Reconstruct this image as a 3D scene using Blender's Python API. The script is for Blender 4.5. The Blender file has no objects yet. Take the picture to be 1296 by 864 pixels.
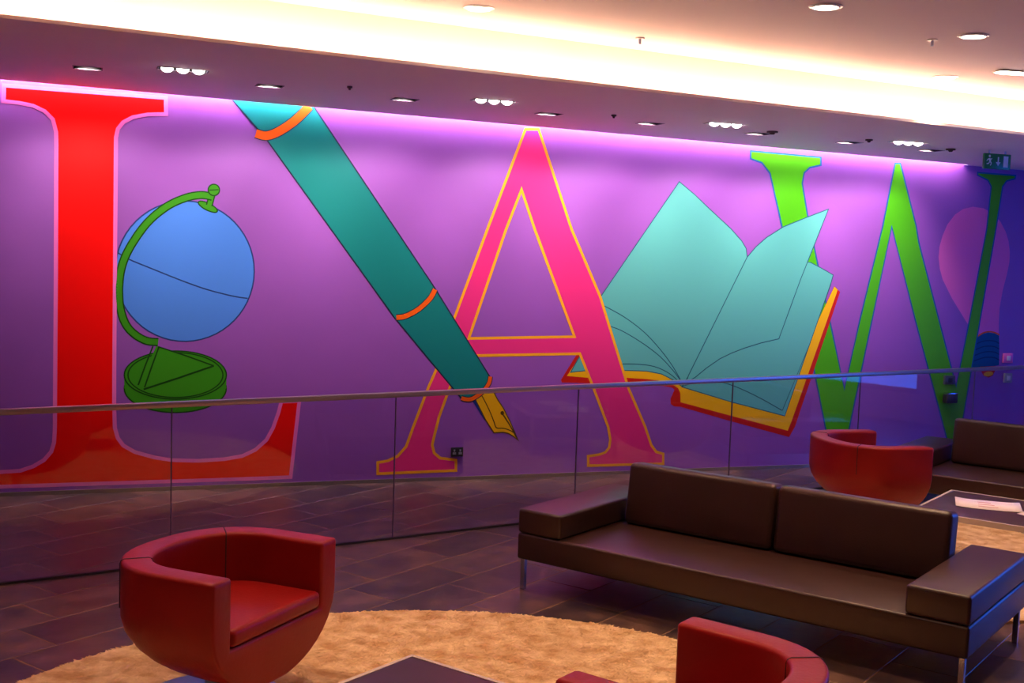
import bpy, bmesh, math, random
import numpy as np
from mathutils import Vector, Matrix
from mathutils.geometry import tessellate_polygon

random.seed(7)
rng = np.random.default_rng(7)
scene = bpy.context.scene
col = scene.collection

# ------------------------------------------------------------------ camera
CAM_AXES = [[0.999421, -0.034027, -0.0], [0.002729, 0.080152, -0.996779], [0.033918, 0.996202, 0.080199]]
cam_data = bpy.data.cameras.new('camera')
cam_data.sensor_fit = 'HORIZONTAL'
cam_data.sensor_width = 36.0
cam_data.lens = 1500.0 / 1296.0 * 36.0
cam_data.clip_end = 200
cam = bpy.data.objects.new('camera', cam_data)
cam.matrix_world = Matrix.Translation((0, 0, 2.0)) @ Matrix(CAM_AXES).to_4x4()
col.objects.link(cam)
scene.camera = cam

# ------------------------------------------------------------------ view
vs = scene.view_settings
vs.view_transform = 'Standard'
vs.look = 'None'
vs.gamma = 1.0
vs.use_curve_mapping = False
vs.exposure = 0.0

# ------------------------------------------------------------------ world: blue daylight outside the windows
world = bpy.data.worlds.new('world')
scene.world = world
world.use_nodes = True
wn = world.node_tree
wn.nodes['Background'].inputs[0].default_value = (0.03, 0.16, 1.0, 1)
wn.nodes['Background'].inputs[1].default_value = 7.0

# light levels
P_DOWN = 124.0       # each ceiling downlight (W)
P_WASH = 112.0       # each wall washer (W)
E_COVE = 85.0       # cove tube emission
E_SLOT = 125.0       # wall slot tube emission
WARM = (1.0, 0.62, 0.36)
WASHC = (1.0, 0.80, 0.76)
COVEC = (1.0, 0.64, 0.42)
SLOTC = (1.0, 0.84, 0.95)

# ------------------------------------------------------------------ helpers
def lin(r, g, b):
    f = lambda c: (c / 255 / 12.92) if c / 255 <= 0.04045 else ((c / 255 + 0.055) / 1.055) ** 2.4
    return (f(r), f(g), f(b), 1.0)

def new_mat(name):
    m = bpy.data.materials.new(name)
    m.use_nodes = True
    nt = m.node_tree
    return m, nt, nt.nodes['Principled BSDF']

def mat(name, rgb, rough=0.6, metal=0.0, var=0.0, vscale=6.0, bump=0.0, bscale=40.0, spec=0.5, obj_random=0.0, coat=0.0):
    m, nt, b = new_mat(name)
    c = lin(*rgb)
    b.inputs['Roughness'].default_value = rough
    b.inputs['Metallic'].default_value = metal
    b.inputs['Specular IOR Level'].default_value = spec
    if coat:
        b.inputs['Coat Weight'].default_value = coat
        b.inputs['Coat Roughness'].default_value = 0.2
    tc = nt.nodes.new('ShaderNodeTexCoord')
    if var or obj_random:
        nz = nt.nodes.new('ShaderNodeTexNoise')
        nz.inputs['Scale'].default_value = vscale
        nz.inputs['Detail'].default_value = 5
        nt.links.new(tc.outputs['Object'], nz.inputs['Vector'])
        mr = nt.nodes.new('ShaderNodeMapRange')
        mr.inputs['From Min'].default_value = 0.3
        mr.inputs['From Max'].default_value = 0.7
        mr.inputs['To Min'].default_value = 1 - var
        mr.inputs['To Max'].default_value = 1 + var
        nt.links.new(nz.outputs['Fac'], mr.inputs['Value'])
        hsv = nt.nodes.new('ShaderNodeHueSaturation')
        hsv.inputs['Color'].default_value = c
        if obj_random:
            oi = nt.nodes.new('ShaderNodeObjectInfo')
            m2 = nt.nodes.new('ShaderNodeMapRange')
            m2.inputs['To Min'].default_value = 1 - obj_random
            m2.inputs['To Max'].default_value = 1 + obj_random
            nt.links.new(oi.outputs['Random'], m2.inputs['Value'])
            mu = nt.nodes.new('ShaderNodeMath'); mu.operation = 'MULTIPLY'
            nt.links.new(mr.outputs[0], mu.inputs[0]); nt.links.new(m2.outputs[0], mu.inputs[1])
            nt.links.new(mu.outputs[0], hsv.inputs['Value'])
        else:
            nt.links.new(mr.outputs[0], hsv.inputs['Value'])
        nt.links.new(hsv.outputs[0], b.inputs['Base Color'])
    else:
        b.inputs['Base Color'].default_value = c
    if bump:
        nb = nt.nodes.new('ShaderNodeTexNoise')
        nb.inputs['Scale'].default_value = bscale
        nb.inputs['Detail'].default_value = 4
        nt.links.new(tc.outputs['Object'], nb.inputs['Vector'])
        bp = nt.nodes.new('ShaderNodeBump')
        bp.inputs['Strength'].default_value = bump
        bp.inputs['Distance'].default_value = 0.01
        nt.links.new(nb.outputs['Fac'], bp.inputs['Height'])
        nt.links.new(bp.outputs[0], b.inputs['Normal'])
    return m

def emit(name, rgb, strength):
    m, nt, b = new_mat(name)
    b.inputs['Base Color'].default_value = (0.8, 0.8, 0.8, 1)
    b.inputs['Emission Color'].default_value = (*rgb, 1)
    b.inputs['Emission Strength'].default_value = strength
    return m

def glass_mat(name, tint, refl=1.0, ior=1.5):
    m = bpy.data.materials.new(name)
    m.use_nodes = True
    nt = m.node_tree
    for n_ in list(nt.nodes):
        nt.nodes.remove(n_)
    out = nt.nodes.new('ShaderNodeOutputMaterial')
    mix = nt.nodes.new('ShaderNodeMixShader')
    tr = nt.nodes.new('ShaderNodeBsdfTransparent'); tr.inputs[0].default_value = (*tint, 1)
    gl = nt.nodes.new('ShaderNodeBsdfGlossy'); gl.inputs['Roughness'].default_value = 0.03
    fr = nt.nodes.new('ShaderNodeFresnel'); fr.inputs['IOR'].default_value = ior
    geo = nt.nodes.new('ShaderNodeNewGeometry')
    inv = nt.nodes.new('ShaderNodeMath'); inv.operation = 'SUBTRACT'; inv.inputs[0].default_value = 1.0
    nt.links.new(geo.outputs['Backfacing'], inv.inputs[1])
    mul = nt.nodes.new('ShaderNodeMath'); mul.operation = 'MULTIPLY'
    nt.links.new(fr.outputs[0], mul.inputs[0]); nt.links.new(inv.outputs[0], mul.inputs[1])
    m2 = nt.nodes.new('ShaderNodeMath'); m2.operation = 'MULTIPLY'; m2.inputs[1].default_value = refl; m2.use_clamp = True
    nt.links.new(mul.outputs[0], m2.inputs[0])
    nt.links.new(m2.outputs[0], mix.inputs[0])
    nt.links.new(tr.outputs[0], mix.inputs[1]); nt.links.new(gl.outputs[0], mix.inputs[2])
    nt.links.new(mix.outputs[0], out.inputs[0])
    return m

def mesh(name, verts, faces, material, parent=None, smooth=False):
    me = bpy.data.meshes.new(name)
    me.from_pydata([tuple(map(float, v)) for v in verts], [], faces)
    if smooth:
        me.shade_smooth()
    me.materials.append(material)
    return link(name, me, parent)

def link(name, me, parent=None):
    o = bpy.data.objects.new(name, me)
    col.objects.link(o)
    if parent is not None:
        o.parent = parent
    return o

def from_bm(name, bm, material, parent=None, smooth=None):
    bmesh.ops.recalc_face_normals(bm, faces=bm.faces)
    me = bpy.data.meshes.new(name)
    bm.to_mesh(me); bm.free()
    if smooth is not None:
        me.shade_smooth()
        try:
            me.set_sharp_from_angle(angle=math.radians(smooth))
        except Exception:
            pass
    me.materials.append(material)
    return link(name, me, parent)

def rbox(bm, lo, hi, bevel=0.0, segs=3, mtx=None):
    lo = Vector(lo); hi = Vector(hi)
    r = bmesh.ops.create_cube(bm, size=1.0)
    vs_ = r['verts']
    for v in vs_:
        v.co = Vector((lo[i] + (v.co[i] + 0.5) * (hi[i] - lo[i]) for i in range(3)))
    if bevel:
        ed = list({e for v in vs_ for e in v.link_edges})
        rr = bmesh.ops.bevel(bm, geom=ed, offset=bevel, segments=segs, profile=0.5, affect='EDGES')
        vs_ = list({v for f in rr['faces'] for v in f.verts} | {v for v in vs_ if v.is_valid})
    if mtx is not None:
        bmesh.ops.transform(bm, matrix=mtx, verts=[v for v in vs_ if v.is_valid])
    return vs_

def cyl(bm, c, r, z0, z1, seg=24, r2=None):
    rr = bmesh.ops.create_cone(bm, cap_ends=True, cap_tris=False, segments=seg, radius1=r, radius2=r if r2 is None else r2, depth=z1 - z0)
    bmesh.ops.translate(bm, vec=(c[0], c[1], (z0 + z1) / 2), verts=rr['verts'])
    return rr['verts']

def box(name, lo, hi, material, parent=None, bevel=0.0, segs=2):
    bm = bmesh.new(); rbox(bm, lo, hi, bevel, segs)
    return from_bm(name, bm, material, parent, 40 if bevel else None)

def empty(name, loc, rz=0.0):
    o = bpy.data.objects.new(name, None)
    o.empty_display_size = 0.2
    o.location = loc; o.rotation_euler = (0, 0, rz)
    col.objects.link(o)
    return o

def tag(o, label=None, cat=None, group=None, kind=None):
    if label: o['label'] = label
    if cat: o['category'] = cat
    if group: o['group'] = group
    if kind: o['kind'] = kind
    return o

def dup(root, loc, rz, label):
    r = root.copy(); col.objects.link(r); r.location = loc; r.rotation_euler = (0, 0, rz); r['label'] = label
    for ch in list(root.children):
        c = ch.copy(); col.objects.link(c); c.parent = r
        for g in list(ch.children):
            d_ = g.copy(); col.objects.link(d_); d_.parent = c
    return r

# frames of the place --------------------------------------------------
P0 = Vector((-0.643, 9.893, 0.0))                 # point on the mural wall
DS = Vector((0.941, 0.338, 0)).normalized()       # along the mural wall
DN = Vector((DS.y, -DS.x, 0))                     # out of the wall into the room
def so(s, o, z): return P0 + DS * s + DN * o + Vector((0, 0, z))
RS = math.atan2(DS.y, DS.x)
WALL_M = Matrix(((DS.x, DN.x, 0, P0.x), (DS.y, DN.y, 0, P0.y), (0, 0, 1, 0), (0, 0, 0, 1)))
def zsoff(s): return 3.022 - 0.016 * s            # underside of the lowered ceiling
def zceil(s): return 3.345 - 0.018 * s            # upper ceiling
def edge(s): return 2.609 - 0.069 * s             # front edge of the lowered ceiling
AU = math.radians(-53.6)
U = Vector((math.sin(AU), math.cos(AU), 0)); V = Vector((U.y, -U.x, 0))
def uv(u, v, z=0.0): return U * u + V * v + Vector((0, 0, z))
RU = math.atan2(-U.y, -U.x)                       # local x = -U, local y = V
S0, S1, ST, RB = -7.0, 6.08, 7.98, 1.9            # wall ends; curved corner at the right
OB = 13.0                                         # back of the room

# ------------------------------------------------------------------ materials
M = dict(
    purple=mat('purple wall paint', (150, 82, 180), 0.55, var=0.04, vscale=1.5, bump=0.05, bscale=120),
    red=mat('red paint', (255, 3, 2), 0.5, spec=0.15), pinkline=mat('pink paint', (250, 120, 200), 0.5, spec=0.15),
    blue=mat('blue paint', (78, 140, 232), 0.5, spec=0.15), blueline=mat('dark blue paint', (38, 62, 120), 0.5, spec=0.15),
    green=mat('green paint', (58, 150, 24), 0.5, spec=0.15), greenline=mat('dark green paint', (24, 72, 16), 0.5, spec=0.15),
    teal=mat('teal paint', (18, 128, 122), 0.5, spec=0.15), tealline=mat('dark teal paint', (34, 44, 66), 0.5, spec=0.15),
    orange=mat('orange paint', (246, 100, 18), 0.5, spec=0.15), yellow=mat('yellow paint', (248, 190, 12), 0.5, spec=0.15),
    nibline=mat('brown paint', (92, 66, 14), 0.5, spec=0.15), navy=mat('navy paint', (28, 52, 140), 0.5, spec=0.15),
    pink=mat('magenta paint', (236, 50, 130), 0.5, spec=0.15), gold=mat('golden paint', (252, 176, 34), 0.5, spec=0.15),
    page=mat('pale teal paint', (94, 186, 176), 0.5, spec=0.15), pageline=mat('slate paint', (40, 92, 108), 0.5, spec=0.15),
    cover=mat('brick red paint', (196, 30, 18), 0.5, spec=0.15),
    lime=mat('leaf green paint', (76, 182, 10), 0.5, spec=0.15), limeline=mat('petrol paint', (30, 96, 150), 0.5, spec=0.15),
    bulb=mat('orchid paint', (242, 112, 190), 0.5, spec=0.15), capm=mat('petrol blue paint', (12, 84, 132), 0.5, spec=0.15), capl=mat('deep blue paint', (8, 56, 96), 0.5, spec=0.15),
    ceil=mat('ceiling paint', (216, 196, 192), 0.75, var=0.03, vscale=0.6, bump=0.08, bscale=1.2),
    soff=mat('lowered ceiling paint', (246, 232, 228), 0.7, bump=0.03, bscale=90),
    wallw=mat('plain wall paint', (170, 150, 150), 0.7),
    grout=mat('grout', (140, 106, 84), 0.9),
    skirt=mat('brushed metal skirting', (150, 135, 125), 0.4, metal=0.6),
    leather=mat('brown leather', (56, 33, 29), 0.36, var=0.06, vscale=5, bump=0.10, bscale=160, spec=0.5),
    redlea=mat('red leather', (140, 15, 15), 0.42, var=0.08, vscale=4, bump=0.10, bscale=60, spec=0.28),
    seam=mat('dark seam', (48, 8, 10), 0.7),
    chrome=mat('chrome', (200, 200, 205), 0.18, metal=1.0),
    steel=mat('brushed steel', (150, 160, 190), 0.3, metal=0.9),
    rail=mat('rail metal', (176, 160, 158), 0.35, metal=0.7),
    channel=mat('dark channel', (22, 18, 20), 0.5),
    seal=mat('joint sealant', (104, 80, 116), 0.5),
    basech=mat('base channel', (44, 36, 38), 0.5),
    tabletop=mat('dark table top', (66, 44, 44), 0.35, var=0.05, vscale=8),
    tedge=mat('table edge aluminium', (200, 184, 174), 0.45, metal=0.1),
    paper=mat('paper', (236, 222, 224), 0.7), ink=mat('printed ink', (196, 120, 128), 0.7),
    black=mat('black plastic', (20, 18, 20), 0.5), grey=mat('grey plastic', (150, 150, 156), 0.4),
    white=mat('white plastic', (225, 220, 220), 0.5),
    signg=mat('sign green', (10, 130, 58), 0.4), signw=mat('sign white', (225, 240, 230), 0.5),
    detr=mat('detector plum', (66, 48, 56), 0.6),
    wtrim=mat('washer frame', (96, 78, 92), 0.6),
    trim=mat('lamp trim', (210, 205, 205), 0.35, metal=0.4),
    housing=mat('lamp housing', (24, 22, 26), 0.8, spec=0.1), blackh=mat('washer housing', (7, 7, 8), 0.9, spec=0.03), reflector=mat('lamp reflector', (235, 235, 240), 0.12, metal=1.0),
    frame=mat('window frame grey', (70, 74, 84), 0.5),
    glass=glass_mat('balustrade glass', (0.90, 0.91, 0.94), 1.3), wglass=glass_mat('window glass', (0.95, 0.97, 1.0)),
    lamp=emit('downlight lens', (1.0, 0.86, 0.66), 22.0), lampc=emit('spot lamp lens', (1.0, 0.93, 0.86), 16.0),
    cove=emit('cove tube', COVEC, E_COVE), slot=emit('slot tube', SLOTC, E_SLOT),
)

def tile_material():
    m, nt, b = new_mat('slate tile')
    tc = nt.nodes.new('ShaderNodeTexCoord')
    oi = nt.nodes.new('ShaderNodeObjectInfo')
    geo = nt.nodes.new('ShaderNodeNewGeometry')
    nz = nt.nodes.new('ShaderNodeTexNoise'); nz.inputs['Scale'].default_value = 5.0; nz.inputs['Detail'].default_value = 7
    nt.links.new(geo.outputs['Position'], nz.inputs['Vector'])
    ramp = nt.nodes.new('ShaderNodeValToRGB')
    cr = ramp.color_ramp
    cr.elements[0].position = 0.30; cr.elements[0].color = lin(58, 46, 48)
    cr.elements[1].position = 0.72; cr.elements[1].color = lin(112, 82, 72)
    e = cr.elements.new(0.5); e.color = lin(82, 62, 58)
    add = nt.nodes.new('ShaderNodeMath'); add.operation = 'MULTIPLY_ADD'
    add.inputs[1].default_value = 0.30; 
    nt.links.new(oi.outputs['Random'], add.inputs[0])
    sub = nt.nodes.new('ShaderNodeMath'); sub.operation = 'SUBTRACT'; sub.inputs[1].default_value = 0.15
    nt.links.new(nz.outputs['Fac'], sub.inputs[0]); nt.links.new(sub.outputs[0], add.inputs[2])
    nt.links.new(add.outputs[0], ramp.inputs[0])
    nt.links.new(ramp.outputs[0], b.inputs['Base Color'])
    mr = nt.nodes.new('ShaderNodeMapRange'); mr.inputs['To Min'].default_value = 0.22; mr.inputs['To Max'].default_value = 0.5
    nt.links.new(nz.outputs['Fac'], mr.inputs['Value']); nt.links.new(mr.outputs[0], b.inputs['Roughness'])
    bp = nt.nodes.new('ShaderNodeBump'); bp.inputs['Strength'].default_value = 0.25; bp.inputs['Distance'].default_value = 0.01
    n2 = nt.nodes.new('ShaderNodeTexNoise'); n2.inputs['Scale'].default_value = 9; n2.inputs['Detail'].default_value = 6
    nt.links.new(geo.outputs['Position'], n2.inputs['Vector'])
    nt.links.new(n2.outputs['Fac'], bp.inputs['Height']); nt.links.new(bp.outputs[0], b.inputs['Normal'])
    return m
M['tile'] = tile_material()

def rug_material():
    m, nt, b = new_mat('rug pile')
    geo = nt.nodes.new('ShaderNodeNewGeometry')
    nz = nt.nodes.new('ShaderNodeTexNoise'); nz.inputs['Scale'].default_value = 9; nz.inputs['Detail'].default_value = 5
    nt.links.new(geo.outputs['Position'], nz.inputs['Vector'])
    ramp = nt.nodes.new('ShaderNodeValToRGB'); cr = ramp.color_ramp
    cr.elements[0].position = 0.35; cr.elements[0].color = lin(206, 160, 112)
    cr.elements[1].position = 0.65; cr.elements[1].color = lin(244, 212, 164)
    nt.links.new(nz.outputs['Fac'], ramp.inputs[0]); nt.links.new(ramp.outputs[0], b.inputs['Base Color'])
    b.inputs['Roughness'].default_value = 0.9
    b.inputs['Specular IOR Level'].default_value = 0.15
    return m
M['rug'] = rug_material()

# ------------------------------------------------------------------ room shell
def struct(o): o['kind'] = 'structure'; return o

floor = struct(box('floor', (0, 0, -0.1), (1, 1, -0.002), M['grout']))
fv = [so(S0 - .1, -0.12, 0), so(ST + .1, -0.12, 0), so(ST + .1, OB + .1, 0), so(S0 - .1, OB + .1, 0)]
floor.data.clear_geometry()
floor.data.from_pydata([tuple(v + Vector((0, 0, -0.1))) for v in fv] + [tuple(v + Vector((0, 0, -0.002))) for v in fv], [],
                       [(3, 2, 1, 0), (4, 5, 6, 7), (0, 1, 5, 4), (1, 2, 6, 5), (2, 3, 7, 6), (3, 0, 4, 7)])

# mural wall: straight run, then a concave bend into the right-hand wall
prof = [(S0, 0.0)] + [(s, 0.0) for s in (-3.0, 0.0, 3.0)] + [(S1 + RB * math.sin(a), RB - RB * math.cos(a)) for a in np.linspace(0, math.pi / 2, 17)]
def sweep(name, prof, z0, z1, thick, material, out=-1, z1f=None):
    v, f = [], []
    n_ = len(prof)
    for i, (s, o) in enumerate(prof):
        a = Vector(prof[max(i - 1, 0)]); b = Vector(prof[min(i + 1, n_ - 1)])
        t = (b - a).normalized(); nn = Vector((t.y, -t.x)) * (thick)   # to the back of the wall
        top = z1 if z1f is None else z1f(s)
        for (ss, oo) in ((s, o), (s + nn.x, o + nn.y)):
            v.append(so(ss, oo, z0)); v.append(so(ss, oo, top))
    for i in range(n_ - 1):
        a, b = i * 4, (i + 1) * 4
        f += [(a, b, b + 1, a + 1), (a + 2, a + 3, b + 3, b + 2), (a + 1, b + 1, b + 3, a + 3), (a, a + 2, b + 2, b)]
    f += [(0, 1, 3, 2), (4 * n_ - 4, 4 * n_ - 2, 4 * n_ - 1, 4 * n_ - 3)]
    return mesh(name, v, f, material)
wall_back = struct(sweep('wall_back', prof, 0.0, 3.3, 0.12, M['purple']))
base_prof = [(s, o + 0.012) if s <= S1 else (s - 0.012 * math.sin((s - S1) / RB), o + 0.012) for s, o in prof]
baseboard = struct(sweep('baseboard_back', base_prof, 0.0, 0.03, 0.0125, M['skirt']))

def plate(name, s0, s1, o0, o1, z0, z1, material, parent=None):
    v = [so(s, o, z) for z in (z0, z1) for s, o in ((s0, o0), (s1, o0), (s1, o1), (s0, o1))]
    return mesh(name, v, [(3, 2, 1, 0), (4, 5, 6, 7), (0, 1, 5, 4), (1, 2, 6, 5), (2, 3, 7, 6), (3, 0, 4, 7)], material, parent)
struct(plate('wall_left', S0 - .12, S0, -.12, OB, 0, 3.6, M['wallw']))
struct(plate('wall_rear', S0 - .12, ST + .12, OB, OB + .12, 0, 3.6, M['wallw']))
# right wall with a tall window (seen only by their light and reflections)
WO = [(2.3, 5.3)]
bm = bmesh.new()
def right_box(o0, o1, z0, z1):
    rbox(bm, (ST, o0, z0), (ST + .12, o1, z1), 0, 1, WALL_M)
right_box(RB - .02, WO[0][0], 0, 3.6)
for i, (a, b) in enumerate(WO):
    right_box(a, b, 0, 0.35); right_box(a, b, 2.6, 3.6)
    right_box(b, WO[i + 1][0] if i + 1 < len(WO) else OB, 0, 3.6)
struct(from_bm('wall_right', bm, M['wallw']))
for i, (a, b) in enumerate(WO):
    w = struct(empty('window_%d' % (i + 1), so(ST, (a + b) / 2, 0.35)))
    def wchild(name, boxes, material):
        bm_ = bmesh.new()
        for lo, hi in boxes:
            rbox(bm_, lo, hi, 0, 1, WALL_M)
        o = from_bm(name, bm_, material)
        o.parent = w; o.matrix_parent_inverse = Matrix.Translation(-w.location)
        return o
    x0, x1 = ST + .03, ST + .09
    mid = (a + b) / 2
    wchild('window_frame', [((x0, a, .35), (x1, a + .06, 2.6)), ((x0, b - .06, .35), (x1, b, 2.6)), ((x0, a + .06, .35), (x1, b - .06, .41)),
                            ((x0, a + .06, 2.54), (x1, b - .06, 2.6)), ((x0, mid - .03, .41), (x1, mid + .03, 2.54)),
                            ((x0, a + .06, 1.0), (x1, mid - .03, 1.05)), ((x0, mid + .03, 1.0), (x1, b - .06, 1.05))], M['frame'])
    for (pa, pb) in ((a + .06, mid - .03), (mid + .03, b - .06)):
        wchild('pane', [((ST + .055, pa, 1.05), (ST + .065, pb, 2.54))], M['wglass'])
        wchild('pane', [((ST + .055, pa, .41), (ST + .065, pb, 1.0))], M['wglass'])

# ------------------------------------------------------------------ lowered ceiling, cove and upper ceiling
GAP = 0.07                                        # light slot between wall and lowered ceiling
SLOT_END = 5.3
CL = [(-2.172, 1.52), (-0.031, 1.44), (1.883, 1.36), (3.641, 1.29)]
RC = [(-2.749, 1.17), (-1.564, 1.12), (-0.585, 1.06), (0.559, 1.0), (1.425, 0.98), (2.418, 0.96), (3.315, 0.94), (4.178, 0.91)]
CLH, RCH = (0.150, 0.055), (0.085, 0.065)
holes = [(s, o, *CLH) for s, o in CL] + [(s, o, *RCH) for s, o in RC]
outer = [(S0, GAP), (SLOT_END, GAP), (SLOT_END, 0.0), (S1, 0.0)] + [(S1 + RB * math.sin(a), RB - RB * math.cos(a)) for a in np.linspace(0.15, math.pi / 2, 10)] \
    + [(ST, edge(ST)), (S0, edge(S0))]
loops = [[Vector((x, y, 0)) for x, y in outer]]
for s, o, hs, ho in holes:
    loops.append([Vector((s - hs, o - ho, 0)), Vector((s - hs, o + ho, 0)), Vector((s + hs, o + ho, 0)), Vector((s + hs, o - ho, 0))])
tri = tessellate_polygon(loops)
flat = [p for l in loops for p in l]
v = [so(p.x, p.y, zsoff(p.x)) for p in flat]
f = [tuple(t) for t in tri]
# fascia lip, top plate and slot cheek of the lowered ceiling
def quadstrip(pts_a, pts_b):
    b0 = len(v); v.extend(pts_a); v.extend(pts_b); k_ = len(pts_a)
    for i in range(k_ - 1):
        f.append((b0 + i, b0 + i + 1, b0 + k_ + i + 1, b0 + k_ + i))
ss = [S0, 0.0, ST]
LIP, TOPZ = 0.02, 0.008
quadstrip([so(s, edge(s), zsoff(s)) for s in ss], [so(s, edge(s), zsoff(s) + LIP) for s in ss])
quadstrip([so(s, edge(s), zsoff(s) + LIP) for s in ss], [so(s, edge(s) - .02, zsoff(s) + LIP) for s in ss])
quadstrip([so(s, edge(s) - .02, zsoff(s) + LIP) for s in ss], [so(s, edge(s) - .02, zsoff(s) + TOPZ) for s in ss])
quadstrip([so(s, edge(s) - .02, zsoff(s) + TOPZ) for s in ss], [so(s, edge(s) - .34, zsoff(s) + TOPZ) for s in ss])
s2 = [S0, 0.0, SLOT_END]
quadstrip([so(s, GAP, zsoff(s)) for s in s2], [so(s, GAP, zsoff(s) + .14) for s in s2])
quadstrip([so(s, GAP, zsoff(s) + .14) for s in s2], [so(s, 0.001, zsoff(s) + .14) for s in s2])
quadstrip([so(SLOT_END, GAP, zsoff(SLOT_END)), so(SLOT_END, 0, zsoff(SLOT_END))], [so(SLOT_END, GAP, zsoff(SLOT_END) + .14), so(SLOT_END, 0, zsoff(SLOT_END) + .14)])
soffit = struct(mesh('ceiling_soffit', v, f, M['soff']))
# cove back and upper ceiling
v, f = [], []
CB = 0.34
quadstrip([so(s, edge(s) - CB, zsoff(s) + TOPZ) for s in ss], [so(s, edge(s) - CB, zceil(s)) for s in ss])
DL = [(-0.633, 2.91), (0.95, 4.015), (2.091, 3.82), (2.947, 2.55),
      (-2.5, 4.3), (-1.05, 4.9), (1.45, 4.95), (-1.4, 6.6), (-0.2, 6.3), (4.2, 3.7), (-3.2, 6.3), (-2.8, 8.4), (0.4, 8.2)]  # unseen downlights, added out of view to light the furniture
LINS = (3.50, 3.06)
RD = 0.072
loops = [[Vector((x, y, 0)) for x, y in ((S0, edge(S0) - CB), (ST, edge(ST) - CB), (ST, OB), (S0, OB))]]
for s, o in DL:
    loops.append([Vector((s + RD * math.cos(-a), o + RD * math.sin(-a), 0)) for a in np.linspace(0, 2 * math.pi, 24, endpoint=False)])
tri = tessellate_polygon(loops)
b0 = len(v)
v += [so(p.x, p.y, zceil(p.x)) for l in loops for p in l]
f += [tuple(i + b0 for i in t) for t in tri]
struct(mesh('ceiling', v, f, M['ceil']))

# light tubes
def tube(name, pts, r, material, parent=None, seg=8, cap=True):
    bm_ = bmesh.new(); rings = []
    P = [Vector(p) for p in pts]
    for i, p in enumerate(P):
        t = (P[min(i + 1, len(P) - 1)] - P[max(i - 1, 0)]).normalized()
        up = Vector((0, 0, 1)) if abs(t.z) < .9 else Vector((1, 0, 0))
        a = t.cross(up).normalized(); b = t.cross(a).normalized()
        rings.append([bm_.verts.new(p + a * r * math.cos(q) + b * r * math.sin(q)) for q in np.linspace(0, 2 * math.pi, seg, endpoint=False)])
    for r0, r1 in zip(rings, rings[1:]):
        for i in range(seg):
            bm_.faces.new((r0[i], r0[(i + 1) % seg], r1[(i + 1) % seg], r1[i]))
    if cap:
        bm_.faces.new(rings[0]); bm_.faces.new(rings[-1])
    return from_bm(name, bm_, material, parent, 60)
tag(tube('cove_light_tube', [so(s, edge(s) - .21, zsoff(s) + TOPZ + .014) for s in (S0 + .1, 0, ST - .2)], 0.012, M['cove']),
    'long warm light tube hidden behind the lip of the lowered ceiling', 'light')
tag(tube('slot_light_tube', [so(s, GAP - .02, zsoff(s) + .11) for s in (S0 + .1, 0, SLOT_END - .05)], 0.012, M['slot']),
    'long light tube in the slot above the mural', 'light')

def spot(name, loc, target, power, color, angle, blend, parent, size=0.04):
    l = bpy.data.lights.new(name, 'SPOT')
    l.energy = power; l.color = color; l.spot_size = math.radians(angle); l.spot_blend = blend; l.shadow_soft_size = size
    o = bpy.data.objects.new(name, l); col.objects.link(o)
    dirv = (Vector(target) - Vector(loc)).normalized()
    q = dirv.to_track_quat('-Z', 'Y')
    mw = Matrix.Translation(loc) @ q.to_matrix().to_4x4()
    o.parent = parent
    o.matrix_local = parent.matrix_basis.inverted() @ mw
    return o

# triple spot clusters in the lowered ceiling
CLAB = ['cluster of three white spots above the red letter and the globe', 'cluster of three white spots left of the top of the pink letter',
        'cluster of three white spots above the open book', 'bright cluster of three white spots nearest the exit sign']
def open_box(name, hx, hy, depth, material, parent):
    vv = [(x, y, z) for z in (0, depth) for x, y in ((-hx, -hy), (hx, -hy), (hx, hy), (-hx, hy))]
    return mesh(name, vv, [(4, 5, 6, 7), (0, 1, 5, 4), (1, 2, 6, 5), (2, 3, 7, 6), (3, 0, 4, 7)], material, parent)
def frame_ring(name, hx, hy, w, material, parent, t=0.006):
    bm_ = bmesh.new()
    for lo, hi in (((-hx - w, -hy - w, -t), (hx + w, -hy, 0)), ((-hx - w, hy, -t), (hx + w, hy + w, 0)),
                   ((-hx - w, -hy, -t), (-hx, hy, 0)), ((hx, -hy, -t), (hx + w, hy, 0))):
        rbox(bm_, lo, hi)
    return from_bm(name, bm_, material, parent)
for i, (s, o) in enumerate(CL):
    e = empty('spot_cluster', so(s, o, zsoff(s)), RS)
    # local x along the wall, local y = away from the viewer
    tag(e, CLAB[i], 'ceiling light', 'triple spots in the lowered ceiling')
    open_box('housing', CLH[0], CLH[1], 0.07, M['housing'], e)
    frame_ring('frame', CLH[0], CLH[1], 0.010, M['wtrim'], e, 0.003)
    for k in (-1, 0, 1):
        bm = bmesh.new(); rr = bmesh.ops.create_uvsphere(bm, u_segments=20, v_segments=10, radius=0.040)
        bmesh.ops.scale(bm, vec=(1, 1, .8), verts=rr['verts']); bmesh.ops.translate(bm, vec=(k * 0.098, 0, .008), verts=rr['verts'])
        from_bm('lamp', bm, M['lampc'], e, 40)
    spot('lamp_beam', so(s, o, zsoff(s) - .03), so(s, o + .3, 0), 14, (1.0, 0.84, 0.7), 95, 0.8, e, 0.03)

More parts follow.
